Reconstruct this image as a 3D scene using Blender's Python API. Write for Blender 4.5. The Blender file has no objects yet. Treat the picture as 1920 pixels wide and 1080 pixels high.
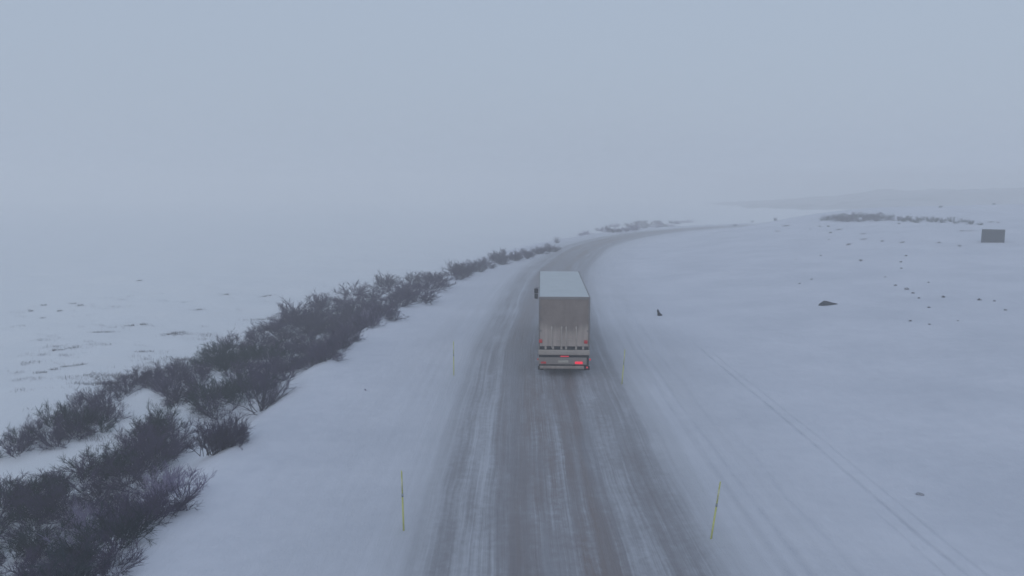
import bpy, bmesh, math, random
import numpy as np
from mathutils import Vector, Matrix, noise

random.seed(7); np.random.seed(7)
R = math.radians
sc = bpy.context.scene
COL = sc.collection

# ------------------------------------------------------------------ camera, sky, sun, exposure
CAM_H, FPX, HORIZON = 9.3, 1450.0, 355.0          # in pixels of the 1920 wide photograph
PITCH = math.atan((540 - HORIZON) / FPX)
cd = bpy.data.cameras.new('camera'); cam = bpy.data.objects.new('camera', cd); COL.objects.link(cam)
cd.sensor_width = 36; cd.lens = 36 * FPX / 1920; cd.clip_end = 5000; cd.clip_start = 0.1
cam.location = (0, 0, CAM_H); cam.rotation_euler = (R(90) - PITCH, 0, 0)
sc.camera = cam

SUN_EL, SUN_AZ = 18.0, 200.0
w = bpy.data.worlds.new('World'); sc.world = w; w.use_nodes = True
nt = w.node_tree; nt.nodes.clear()
wo = nt.nodes.new('ShaderNodeOutputWorld'); bg = nt.nodes.new('ShaderNodeBackground')
sky = nt.nodes.new('ShaderNodeTexSky'); sky.sky_type = 'NISHITA'; sky.sun_disc = False
sky.sun_elevation = R(SUN_EL); sky.sun_rotation = R(SUN_AZ); sky.dust_density = 4.0; sky.air_density = 1.5
mx = nt.nodes.new('ShaderNodeMix'); mx.data_type = 'RGBA'
mx.inputs[0].default_value = 0.93                  # closed overcast cloud over most of the clear sky
mx.inputs[7].default_value = (3.78, 4.53, 5.70, 1)
nt.links.new(sky.outputs[0], mx.inputs[6]); nt.links.new(mx.outputs[2], bg.inputs[0])
bg.inputs[1].default_value = 0.1
nt.links.new(bg.outputs[0], wo.inputs[0])
sd = bpy.data.lights.new('sun', 'SUN'); sun = bpy.data.objects.new('sun', sd); COL.objects.link(sun)
sd.energy = 0.5; sd.angle = R(60); sd.color = (1.0, 0.97, 0.93)
sun.rotation_euler = (R(90 - SUN_EL), 0, R(180 - SUN_AZ))
vs = sc.view_settings; vs.view_transform = 'Standard'; vs.look = 'None'; vs.gamma = 1; vs.exposure = 0.10
sc.cycles.use_denoising = True
sc.cycles.max_bounces = 10; sc.cycles.volume_bounces = 6; sc.cycles.diffuse_bounces = 4
sc.cycles.transparent_max_bounces = 8

# ------------------------------------------------------------------ road line and terrain
RP = [(1.4, -80), (1.4, 0), (1.4, 20), (1.5, 30), (1.7, 40), (2.1, 50), (3.3, 70), (6.0, 95), (12.4, 126),
      (22, 152), (37, 177), (58, 198), (92, 217), (140, 230), (220, 240), (420, 250)]
def catmull(P, n=12):
    P = [np.array(p, float) for p in P]; out = []
    for i in range(1, len(P) - 2):
        p0, p1, p2, p3 = P[i-1:i+3]
        for k in range(n):
            t = k / n
            out.append(.5 * ((2*p1) + (p2-p0)*t + (2*p0-5*p1+4*p2-p3)*t*t + (-p0+3*p1-3*p2+p3)*t**3))
    out.append(P[-2]); return np.array(out)
RL = catmull([(1.4, -120)] + RP + [(620, 255)], 12)
SEG = RL[1:] - RL[:-1]; SL = np.hypot(SEG[:, 0], SEG[:, 1]); SACC = np.concatenate([[0], np.cumsum(SL)])

def road_coords(x, y):
    """signed distance from the road's centre line (right positive) and length along it"""
    x = np.atleast_1d(np.asarray(x, float)); y = np.atleast_1d(np.asarray(y, float))
    T = np.empty(x.shape); S = np.empty(x.shape)
    for a in range(0, len(x), 4000):
        px, py = x[a:a+4000, None], y[a:a+4000, None]
        rx, ry = px - RL[None, :-1, 0], py - RL[None, :-1, 1]; dx, dy = SEG[None, :, 0], SEG[None, :, 1]
        u = np.clip((rx*dx + ry*dy)/(SL**2)[None], 0, 1); d = np.hypot(rx-u*dx, ry-u*dy)
        k = np.argmin(d, 1); r = np.arange(len(k)); cr = (rx*dy - ry*dx)[r, k]
        T[a:a+4000] = np.sign(cr)*d[r, k]; S[a:a+4000] = SACC[:-1][k] + u[r, k]*SL[k]
    return T, S

def sm(a, b, v):
    t = np.clip((v - a) / (b - a), 0, 1); return t*t*(3-2*t)

def vnoise(x, y, seed=0):
    xi = np.floor(x).astype(int); yi = np.floor(y).astype(int); fx = x - xi; fy = y - yi
    fx = fx*fx*(3-2*fx); fy = fy*fy*(3-2*fy)
    def h(a, b):
        n = (a*374761393 + b*668265263 + seed*1442695041) & 0xffffffff
        n = ((n ^ (n >> 13)) * 1274126177) & 0xffffffff
        return ((n ^ (n >> 16)) & 0xffff) / 65535.0
    return ((h(xi, yi)*(1-fx) + h(xi+1, yi)*fx)*(1-fy) + (h(xi, yi+1)*(1-fx) + h(xi+1, yi+1)*fx)*fy) - .5
def fbm(x, y, s, seed=0, o=4):
    r = 0; a = 1.0
    for k in range(o):
        r = r + a*vnoise(x/s + 13.1*k, y/s - 7.7*k, seed+k); s = s/2.03; a *= .5
    return r

def height(x, y, TS=None):
    x = np.atleast_1d(np.asarray(x, float)); y = np.atleast_1d(np.asarray(y, float))
    T, S = TS if TS is not None else road_coords(x, y)
    away = sm(5.5, 14, np.abs(T))
    # left: shoulder, bank, low plain
    edge = -11.3 + 3.0*sm(95, 150, y) + 0.5*fbm(x*0+3, y, 9, 5, 2) 
    drop = sm(0, 3.2, edge - T)
    lip = 0.16*np.exp(-((T - edge - 0.4)/1.3)**2)
    z = np.where(T < 0, lip - 1.25*drop - 0.5*sm(6, 30, edge - T) + drop*0.5*fbm(x, y, 5.5, 11) , 0.0)
    z = z + np.where(T < -40, 1.2*fbm(x, y, 60, 31, 2), 0.0) * sm(40, 80, -T)
    # right: snow field rising away from the road
    rise = 9.0*(1 - np.exp(-0.065*np.clip(x - 14, 0, None)/9.0)) + 0.012*np.clip(y-80, 0, 120)*sm(30, 80, x)
    rise = rise * sm(6, 26, T)
    far = sm(205, 262, y + .25*x)
    z = z + np.where(T > 0, rise*(1 - 0.8*far), 0.0)
    z = z + away*(0.10*fbm(x, y, 9, 3) + 0.35*sm(15, 40, np.abs(T))*fbm(x, y*1.5, 28, 21, 3))
    # drift against the shed
    z = z + 0.55*np.exp(-((x-70.2)/1.2)**2 - ((y-108.6)/1.5)**2)
    return z
def H1(x, y): return float(height([x], [y])[0])

def at(px, py, up=0.0):
    """ground point seen at a photograph pixel (up = height above the ground)"""
    dx, dy, dz = (px-960)/FPX, 1.0, -(py-540)/FPX
    c, s = math.cos(PITCH), math.sin(PITCH)
    D = Vector((dx, dy*c + dz*s, -dy*s + dz*c))
    z = 0.0; t = 0
    t = np.arange(14, 330, .25); x, y = D.x*t, D.y*t
    hit = np.nonzero(CAM_H + D.z*t <= height(x, y) + up)[0]; k = hit[0] if len(hit) else int(np.argmin(CAM_H + D.z*t - height(x, y) + np.where(t > 240, 9, 0)))
    t = t[k]; z = H1(D.x*t, D.y*t)
    return D.x*t, D.y*t, z

# ------------------------------------------------------------------ materials
def nodes(name):
    m = bpy.data.materials.new(name); m.use_nodes = True
    t = m.node_tree; b = t.nodes['Principled BSDF']; return m, t, b
def N(t, typ, **kw):
    n = t.nodes.new(typ)
    for k, v in kw.items(): setattr(n, k, v)
    return n
def math_(t, op, a, b=None, c=None, clamp=False):
    n = t.nodes.new('ShaderNodeMath'); n.operation = op; n.use_clamp = clamp
    for i, v in enumerate((a, b, c)):
        if v is None: continue
        if isinstance(v, (int, float)): n.inputs[i].default_value = v
        else: t.links.new(v, n.inputs[i])
    return n.outputs[0]
def mixc(t, f, a, b, mode='MIX'):
    n = t.nodes.new('ShaderNodeMix'); n.data_type = 'RGBA'; n.blend_type = mode
    for i, v in ((0, f), (6, a), (7, b)):
        if isinstance(v, (int, float)): n.inputs[i].default_value = v
        elif isinstance(v, tuple): n.inputs[i].default_value = (*v, 1) if len(v) == 3 else v
        else: t.links.new(v, n.inputs[i])
    return n.outputs[2]
def noise_(t, vec, scale, detail=4, rough=.55, sc3=None):
    if sc3:
        mp = N(t, 'ShaderNodeMapping'); t.links.new(vec, mp.inputs[0]); mp.inputs[3].default_value = sc3; vec = mp.outputs[0]
    n = N(t, 'ShaderNodeTexNoise'); t.links.new(vec, n.inputs['Vector'])
    n.inputs['Scale'].default_value = scale; n.inputs['Detail'].default_value = detail; n.inputs['Roughness'].default_value = rough
    return n.outputs[0]
def ramp(t, fac, stops, interp='LINEAR'):
    r = N(t, 'ShaderNodeValToRGB'); r.color_ramp.interpolation = interp
    e = r.color_ramp.elements
    while len(e) < len(stops): e.new(0.5)
    for q, (p, c) in zip(e, stops):
        q.position = p; q.color = (c, c, c, 1) if isinstance(c, (int, float)) else (*c, 1)
    if not isinstance(fac, (int, float)): t.links.new(fac, r.inputs[0])
    return r.outputs[0]

SNOW_A, SNOW_B = (0.565, 0.59, 0.665), (0.655, 0.675, 0.75)
def snow_colour(t, uv, pos):
    n1 = noise_(t, pos, 0.16, 5); n2 = noise_(t, pos, 1.7, 4)
    f = math_(t, 'ADD', math_(t, 'MULTIPLY', n1, .7), math_(t, 'MULTIPLY', n2, .3))
    return mixc(t, ramp(t, f, [(.38, 0.0), (.62, 1.0)]), SNOW_A, SNOW_B)

def shoulder_grime(t, col, T, uv):
    sh = ramp(t, math_(t, 'DIVIDE', math_(t, 'ABSOLUTE', T), 20), [(.19, 1.0), (.26, .70), (.48, 0.0)])
    gn = ramp(t, noise_(t, uv, 1.0, 6, .62, (2.2, .05, 1)), [(.35, 0.0), (.68, 1.0)])
    g = math_(t, 'MULTIPLY', sh, math_(t, 'ADD', math_(t, 'MULTIPLY', gn, .45), .30))
    return mixc(t, g, col, (0.42, 0.435, 0.475))

def snow_material():
    m, t, b = nodes('wind_packed_snow')
    uvn = N(t, 'ShaderNodeUVMap', uv_map='road'); uv = uvn.outputs[0]
    pos = N(t, 'ShaderNodeTexCoord').outputs['Object']
    sep = N(t, 'ShaderNodeSeparateXYZ'); t.links.new(uv, sep.inputs[0]); T, S = sep.outputs[0], sep.outputs[1]
    sp = N(t, 'ShaderNodeSeparateXYZ'); t.links.new(pos, sp.inputs[0]); X, Y = sp.outputs[0], sp.outputs[1]
    col = snow_colour(t, uv, pos)
    clean = ramp(t, math_(t, 'DIVIDE', math_(t, 'ADD', math_(t, 'MULTIPLY', T, -1.0), math_(t, 'MULTIPLY', noise_(t, pos, .3, 4), 5.0)), 60), [(.22, 0.0), (.34, .75), (.8, 1.0)])
    col = mixc(t, math_(t, 'MULTIPLY', clean, .9), col, (0.775, 0.80, 0.83))
    groove = None
    def line(coord, c, wid, wob, seed, lo, hi, amt):
        nonlocal groove
        mp = N(t, 'ShaderNodeCombineXYZ'); t.links.new(Y, mp.inputs[1]); mp.inputs[0].default_value = seed
        wv = math_(t, 'MULTIPLY', math_(t, 'SUBTRACT', noise_(t, mp.outputs[0], .07, 2), .5), wob)
        d = math_(t, 'ABSOLUTE', math_(t, 'SUBTRACT', math_(t, 'ADD', coord, wv), c))
        g = math_(t, 'SUBTRACT', 1.0, math_(t, 'DIVIDE', d, wid), clamp=True)
        fade = math_(t, 'MULTIPLY', ramp(t, math_(t, 'DIVIDE', Y, 100), [(max(lo/100-.02,0), 0.0), (lo/100, 1.0)]),
                     ramp(t, math_(t, 'DIVIDE', Y, 100), [(hi/100-.04, 1.0), (hi/100, 0.0)]))
        brk = ramp(t, noise_(t, mp.outputs[0], .6, 3), [(.36, .35), (.55, 1.0)])
        g = math_(t, 'MULTIPLY', math_(t, 'MULTIPLY', math_(t, 'MULTIPLY', g, fade), brk), amt)
        groove = g if groove is None else math_(t, 'MAXIMUM', groove, g)
    line(X, 11.10, .10, .5, 3, 2, 47, .9)
    line(X, 11.55, .08, .6, 5, 2, 46, .55)
    line(X, 10.55, .07, .7, 9, 2, 24, .45)
    line(T, 5.35, .16, .8, 21, 2, 50, .55)
    line(T, 5.85, .14, .8, 22, 2, 49, .6)
    line(T, 7.1, .13, 1.4, 24, 2, 30, .4)
    line(T, 6.6, .15, 1.2, 25, 30, 80, .35)
    # thin grime and slush sprayed over the shoulders
    col = shoulder_grime(t, col, T, uv)
    col = mixc(t, math_(t, 'MULTIPLY', groove, .55), col, (0.40, 0.43, 0.50))
    # dead grass showing where the wind has scoured the left plain
    pn = noise_(t, pos, .30, 6, .7, (.35, 1.6, 1)); pn2 = noise_(t, pos, .035, 2)
    left = ramp(t, math_(t, 'DIVIDE', math_(t, 'MULTIPLY', T, -1.0), 100), [(.19, 0.0), (.27, 1.0), (.62, 1.0), (.9, .2)])
    pf = math_(t, 'MULTIPLY', math_(t, 'MULTIPLY', ramp(t, pn, [(.60, 0.0), (.68, 1.0)]), left), ramp(t, pn2, [(.42, 0.0), (.56, 1.0)]))
    col = mixc(t, math_(t, 'MULTIPLY', pf, .06), col, (0.20, 0.19, 0.20))
    t.links.new(col, b.inputs['Base Color']); b.inputs['Roughness'].default_value = .75
    b.inputs['Specular IOR Level'].default_value = .25
    h = math_(t, 'ADD', math_(t, 'MULTIPLY', noise_(t, pos, .7, 8, .68, (1, .45, 1)), .26), math_(t, 'MULTIPLY', noise_(t, pos, 6, 3), .012))
    h = math_(t, 'SUBTRACT', h, math_(t, 'MULTIPLY', groove, .07))
    bp = N(t, 'ShaderNodeBump'); bp.inputs['Strength'].default_value = .55; bp.inputs['Distance'].default_value = 1.0
    t.links.new(h, bp.inputs['Height']); t.links.new(bp.outputs[0], b.inputs['Normal'])
    return m

def road_material():
    m, t, b = nodes('rutted_snowy_road')
    uv = N(t, 'ShaderNodeUVMap', uv_map='road').outputs[0]
    pos = N(t, 'ShaderNodeTexCoord').outputs['Object']
    sep = N(t, 'ShaderNodeSeparateXYZ'); t.links.new(uv, sep.inputs[0]); T, S = sep.outputs[0], sep.outputs[1]
    # slow wandering of the ruts
    wc = N(t, 'ShaderNodeCombineXYZ'); t.links.new(S, wc.inputs[1])
    wob = math_(t, 'MULTIPLY', math_(t, 'SUBTRACT', noise_(t, wc.outputs[0], .03, 3), .5), .9)
    Tw = math_(t, 'ADD', T, wob)
    u = math_(t, 'DIVIDE', math_(t, 'ADD', Tw, 5.2), 10.4)
    def p(tt): return (tt + 5.2) / 10.4
    # how worn through to the dirty ice each strip is, across the road
    prof = ramp(t, u, [(p(-4.9), .05), (p(-4.1), .25), (p(-3.5), .36), (p(-3.0), .40), (p(-2.7), .24), (p(-2.3), .26), (p(-1.8), .68), (p(-1.1), .84),
                       (p(-.6), .56), (p(.2), .56), (p(.6), .74), (p(1.15), .90), (p(1.6), .50), (p(2.1), .46), (p(2.6), .50), (p(3.1), .54), (p(3.5), .46), (p(3.85), .26), (p(4.8), .06)])
    uv0 = uv
    w2 = N(t, 'ShaderNodeCombineXYZ'); t.links.new(math_(t, 'MULTIPLY', T, .35), w2.inputs[0]); t.links.new(math_(t, 'MULTIPLY', S, .11), w2.inputs[1])
    tw2 = math_(t, 'ADD', Tw, math_(t, 'MULTIPLY', math_(t, 'SUBTRACT', noise_(t, w2.outputs[0], 1.0, 3), .5), .38))
    wv_ = N(t, 'ShaderNodeCombineXYZ'); t.links.new(tw2, wv_.inputs[0]); t.links.new(S, wv_.inputs[1]); uv = wv_.outputs[0]
    st1 = noise_(t, uv, 1.0, 5, .6, (3.2, .035, 1))
    st2 = noise_(t, uv, 1.0, 6, .65, (8.0, .10, 1))
    st3 = noise_(t, uv, 1.0, 3, .6, (24.0, .16, 1))
    pat = noise_(t, uv, 1.0, 6, .65, (.9, .30, 1))
    n = math_(t, 'ADD', math_(t, 'ADD', math_(t, 'MULTIPLY', math_(t, 'SUBTRACT', st1, .5), 1.15),
                              math_(t, 'ADD', math_(t, 'MULTIPLY', math_(t, 'SUBTRACT', st2, .5), .85), math_(t, 'MULTIPLY', math_(t, 'SUBTRACT', st3, .5), .62))),
              math_(t, 'MULTIPLY', math_(t, 'SUBTRACT', pat, .5), .85))
    n = math_(t, 'ADD', n, math_(t, 'MULTIPLY', math_(t, 'SUBTRACT', noise_(t, pos, 3.2, 7, .72), .5), .95))
    edge = ramp(t, math_(t, 'DIVIDE', math_(t, 'ABSOLUTE', T), 5.2), [(.62, 1.0), (.97, 0.0)])
    wear = math_(t, 'MULTIPLY', math_(t, 'ADD', prof, math_(t, 'MULTIPLY', n, edge)), edge, clamp=True)
    wear = math_(t, 'MULTIPLY', wear, ramp(t, math_(t, 'DIVIDE', S, 500), [(.50, 1.0), (.63, .5), (.70, .15)]))  # wear cut toward the far end, so the road pales as in haze
    base = shoulder_grime(t, snow_colour(t, uv0, pos), T, uv0)
    base = mixc(t, ramp(t, math_(t, 'DIVIDE', math_(t, 'ABSOLUTE', T), 5.2), [(.60, .5), (.97, 0.0)]), base, (0.38, 0.395, 0.43))
    haze_fade = ramp(t, math_(t, 'DIVIDE', S, 500), [(.50, 0.0), (.64, .75), (.70, 1.0)])  # distance fade painted into the colour, as haze would pale the road
    base = mixc(t, haze_fade, base, SNOW_B)
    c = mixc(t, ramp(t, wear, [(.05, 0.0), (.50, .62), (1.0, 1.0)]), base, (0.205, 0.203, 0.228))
    brown = math_(t, 'MULTIPLY', ramp(t, noise_(t, uv, 1.0, 4, .6, (.9, .06, 1)), [(.38, 0.0), (.60, 1.0)]), ramp(t, wear, [(.35, 0.0), (.8, .9)]))
    brown = math_(t, 'MULTIPLY', brown, ramp(t, u, [(p(-3.6), .12), (p(-2.2), .35), (p(-.8), .7), (p(1.3), .9), (p(2.4), .3), (p(3.8), .1)]))
    c = mixc(t, brown, c, (0.200, 0.162, 0.155))
    t.links.new(c, b.inputs['Base Color'])
    ro = ramp(t, wear, [(.2, .8), (1.0, .48)]); t.links.new(ro, b.inputs['Roughness'])
    b.inputs['Specular IOR Level'].default_value = .3
    h = math_(t, 'ADD', math_(t, 'MULTIPLY', wear, -.05), math_(t, 'MULTIPLY', st2, .05))
    h = math_(t, 'ADD', h, math_(t, 'MULTIPLY', noise_(t, pos, 5, 4), .02))
    bp = N(t, 'ShaderNodeBump'); bp.inputs['Strength'].default_value = .5; bp.inputs['Distance'].default_value = 1.0
    t.links.new(h, bp.inputs['Height']); t.links.new(bp.outputs[0], b.inputs['Normal'])
    return m

def twig_material(name, a, b_):
    m, t, b = nodes(name)
    info = N(t, 'ShaderNodeObjectInfo'); pos = N(t, 'ShaderNodeTexCoord').outputs['Object']
    f = math_(t, 'ADD', math_(t, 'MULTIPLY', info.outputs['Random'], .5), math_(t, 'MULTIPLY', noise_(t, pos, 2.2, 4), .6), clamp=True)
    t.links.new(mixc(t, f, a, b_), b.inputs['Base Color']); b.inputs['Roughness'].default_value = .9
    return m
def simple(name, c, rough=.6, metal=0, var=.12, scale=3, spec=.4):
    m, t, b = nodes(name)
    pos = N(t, 'ShaderNodeTexCoord').outputs['Object']
    f = ramp(t, noise_(t, pos, scale, 5, .6), [(.3, 0.0), (.7, 1.0)])
    lo = tuple(v*(1-var) for v in c); hi = tuple(min(1, v*(1+var)) for v in c)
    t.links.new(mixc(t, f, lo, hi), b.inputs['Base Color'])
    b.inputs['Roughness'].default_value = rough; b.inputs['Metallic'].default_value = metal
    b.inputs['Specular IOR Level'].default_value = spec
    return m

M = {}
M['snow'] = snow_material(); M['road'] = road_material()
M['stem'] = twig_material('dark_willow_bark', (0.022, 0.022, 0.040), (0.042, 0.040, 0.062))
M['twig_purple'] = twig_material('purple_brown_twigs', (0.034, 0.026, 0.066), (0.090, 0.070, 0.135))
M['twig_grey'] = twig_material('pale_frosted_twigs', (0.16, 0.14, 0.24), (0.32, 0.29, 0.42))
M['twig_green'] = twig_material('dark_evergreen_twigs', (0.006, 0.018, 0.028), (0.015, 0.032, 0.044))
m, t, b = nodes('snow_capped_stone')
ge = N(t, 'ShaderNodeNewGeometry'); sp_ = N(t, 'ShaderNodeSeparateXYZ'); t.links.new(ge.outputs['Normal'], sp_.inputs[0])
po = N(t, 'ShaderNodeTexCoord').outputs['Object']
cap2 = math_(t, 'GREATER_THAN', math_(t, 'ADD', sp_.outputs[2], math_(t, 'MULTIPLY', math_(t, 'SUBTRACT', noise_(t, po, 5, 4), .5), .9)), .72)
t.links.new(mixc(t, math_(t, 'MULTIPLY', cap2, .8), (0.045, 0.048, 0.062), (0.6, 0.62, 0.68)), b.inputs['Base Color']); b.inputs['Roughness'].default_value = .8
M['stone'] = m; M['bare_stone'] = simple('dark_wet_stone', (0.022, 0.026, 0.036), .8)
M['grass'] = simple('dead_grass', (0.16, 0.145, 0.165), .9)

# ------------------------------------------------------------------ helpers
def link(name, me, mat, parent=None):
    o = bpy.data.objects.new(name, me); COL.objects.link(o)
    if mat and not me.materials: me.materials.append(mat)
    if parent: o.parent = parent
    return o
def np_mesh(name, V, F, mat=None):
    me = bpy.data.meshes.new(name); V = np.asarray(V, np.float32); F = np.asarray(F, np.int32)
    me.vertices.add(len(V)); me.vertices.foreach_set('co', V.ravel())
    k = F.shape[1]; me.loops.add(F.size); me.loops.foreach_set('vertex_index', F.ravel())
    me.polygons.add(len(F)); me.polygons.foreach_set('loop_start', np.arange(0, F.size, k, dtype=np.int32))
    me.update(calc_edges=True)
    if mat: me.materials.append(mat)
    return me
def tag(o, label=None, cat=None, group=None, kind=None):
    if label: o['label'] = label
    if cat: o['category'] = cat
    if group: o['group'] = group
    if kind: o['kind'] = kind
    return o
def empty(name, loc, rz=0):
    o = bpy.data.objects.new(name, None); COL.objects.link(o); o.location = loc; o.rotation_euler = (0, 0, rz)
    o.empty_display_size = .2; return o
class MB:
    """collects boxes, tubes and lathes for ONE mesh"""
    def __init__(s): s.bm = bmesh.new()
    def box(s, x0, x1, y0, y1, z0, z1, bev=0.0, seg=2):
        b = bmesh.new(); bmesh.ops.create_cube(b, size=1)
        for v in b.verts: v.co = Vector(((x0+x1)/2 + v.co.x*(x1-x0), (y0+y1)/2 + v.co.y*(y1-y0), (z0+z1)/2 + v.co.z*(z1-z0)))
        if bev: bmesh.ops.bevel(b, geom=b.edges[:], offset=bev, segments=seg, affect='EDGES', profile=.5)
        s.add(b); return s
    def add(s, b, mat=None):
        if mat: bmesh.ops.transform(b, matrix=mat, verts=b.verts)
        me = bpy.data.meshes.new('t'); b.to_mesh(me); b.free(); s.bm.from_mesh(me); bpy.data.meshes.remove(me)
    def tube(s, pts, r, n=10, cap=True):
        pts = [Vector(p) for p in pts]; rs = r if isinstance(r, (list, tuple)) else [r]*len(pts)
        rings = []
        for i, p in enumerate(pts):
            d = (pts[min(i+1, len(pts)-1)] - pts[max(i-1, 0)]).normalized()
            a = d.orthogonal().normalized() if i == 0 else (a - d*a.dot(d)).normalized()
            c = d.cross(a)
            rings.append([s.bm.verts.new(p + rs[i]*(a*math.cos(2*math.pi*k/n) + c*math.sin(2*math.pi*k/n))) for k in range(n)])
        for q in range(len(rings)-1):
            for k in range(n): s.bm.faces.new((rings[q][k], rings[q][(k+1) % n], rings[q+1][(k+1) % n], rings[q+1][k]))
        if cap: s.bm.faces.new(rings[0][::-1]); s.bm.faces.new(rings[-1])
        return s
    def lathe_x(s, prof, cx, cy, cz, n=32):
        """profile of (x, radius) turned round the x axis"""
        rings = [[s.bm.verts.new((cx+x, cy+r*math.cos(2*math.pi*k/n), cz+r*math.sin(2*math.pi*k/n))) for k in range(n)] for x, r in prof]
        for q in range(len(rings)-1):
            for k in range(n): s.bm.faces.new((rings[q][k], rings[q][(k+1) % n], rings[q+1][(k+1) % n], rings[q+1][k]))
        s.bm.faces.new(rings[0][::-1]); s.bm.faces.new(rings[-1]); return s
    def prism(s, poly, x0, x1, bev=0):
        """(y, z) outline extruded along x"""
        b = bmesh.new(); f = b.faces.new([b.verts.new((x0, y, z)) for y, z in poly])
        e = bmesh.ops.extrude_face_region(b, geom=[f])
        for v in e['geom']:
            if isinstance(v, bmesh.types.BMVert): v.co.x = x1
        bmesh.ops.recalc_face_normals(b, faces=b.faces)
        if bev: bmesh.ops.bevel(b, geom=b.edges[:], offset=bev, segments=3, affect='EDGES', profile=.5)
        s.add(b); return s
    def build(s, name, mat, parent=None, smooth=False):
        bmesh.ops.recalc_face_normals(s.bm, faces=s.bm.faces)
        me = bpy.data.meshes.new(name); s.bm.to_mesh(me); s.bm.free()
        if smooth: me.polygons.foreach_set('use_smooth', [True]*len(me.polygons))
        return link(name, me, mat, parent)

# ------------------------------------------------------------------ ground, road, hills
def graded(lo, a, b, hi, fine, grow):
    L = list(np.arange(a, b, fine)); s = fine; v = b
    while v < hi: L.append(v); s *= grow; v += s
    L.append(hi); s = fine; v = a - s
    while v > lo: L.insert(0, v); s *= grow; v -= s
    L.insert(0, lo); return np.array(L)
gx = graded(-900, -30, 32, 900, .5, 1.045); gy = graded(-300, 12, 120, 900, .5, 1.04)
XX, YY = np.meshgrid(gx, gy); xf, yf = XX.ravel(), YY.ravel()
T_, S_ = road_coords(xf, yf); Z = height(xf, yf, (T_, S_))
nx, ny = len(gx), len(gy)
idx = np.arange(nx*ny).reshape(ny, nx)
F = np.stack([idx[:-1, :-1].ravel(), idx[:-1, 1:].ravel(), idx[1:, 1:].ravel(), idx[1:, :-1].ravel()], 1)
me = np_mesh('ground', np.stack([xf, yf, Z], 1), F)
uvl = me.uv_layers.new(name='road'); vi = F.ravel()
uvl.data.foreach_set('uv', np.stack([T_[vi], S_[vi]], 1).astype(np.float32).ravel())
me.polygons.foreach_set('use_smooth', [True]*len(F))
tag(link('ground', me, M['snow']), kind='structure')

rn = 14; RW = 5.2
tang = np.gradient(RL, axis=0); tang /= np.hypot(tang[:, 0], tang[:, 1])[:, None]; nor = np.stack([tang[:, 1], -tang[:, 0]], 1)
V = []; UV = []
for i in range(len(RL)):
    if RL[i][1] < -79: continue
    for k in range(rn+1):
        o = -RW + 2*RW*k/rn; q = RL[i] + nor[i]*o
        V.append((q[0], q[1], 0.0)); UV.append((o, SACC[i]))
V = np.array(V); UV = np.array(UV); V[:, 2] = height(V[:, 0], V[:, 1]) + .004
nr = len(V)//(rn+1); idx = np.arange(len(V)).reshape(nr, rn+1)
F = np.stack([idx[:-1, :-1].ravel(), idx[:-1, 1:].ravel(), idx[1:, 1:].ravel(), idx[1:, :-1].ravel()], 1)
me = np_mesh('road', V, F); uvl = me.uv_layers.new(name='road')
uvl.data.foreach_set('uv', UV[F.ravel()].astype(np.float32).ravel())
tag(link('road', me, M['road']), kind='structure')

# far hills, scrub covered, hardly seen through the air
m, t, b = nodes('scrubby_hillside'); pos = N(t, 'ShaderNodeTexCoord').outputs['Object']
f = ramp(t, noise_(t, pos, .045, 7, .65), [(.40, 0.0), (.60, 1.0)])
t.links.new(mixc(t, f, (0.24, 0.25, 0.28), (0.07, 0.075, 0.085)), b.inputs['Base Color']); b.inputs['Roughness'].default_value = .9
hx = np.arange(140, 720, 8.0); hy = np.arange(380, 700, 8.0); XX, YY = np.meshgrid(hx, hy); xf, yf = XX.ravel(), YY.ravel()
ex = np.clip((xf-140)/130, 0, 1)*np.clip((720-xf)/120, 0, 1)
ridge = sm(380, 450, yf)*(1 - sm(560, 698, yf))
Z = -3 + ridge*ex*(12 + 5*fbm(xf, yf, 70, 77, 4)) + 3*ridge*fbm(xf, yf, 14, 41, 3)
ny, nx = XX.shape; idx = np.arange(nx*ny).reshape(ny, nx)
F = np.stack([idx[:-1, :-1].ravel(), idx[:-1, 1:].ravel(), idx[1:, 1:].ravel(), idx[1:, :-1].ravel()], 1)
me = np_mesh('hills', np.stack([xf, yf, Z], 1), F); me.polygons.foreach_set('use_smooth', [True]*len(F))
tag(link('hills', me, m), kind='structure')

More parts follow.
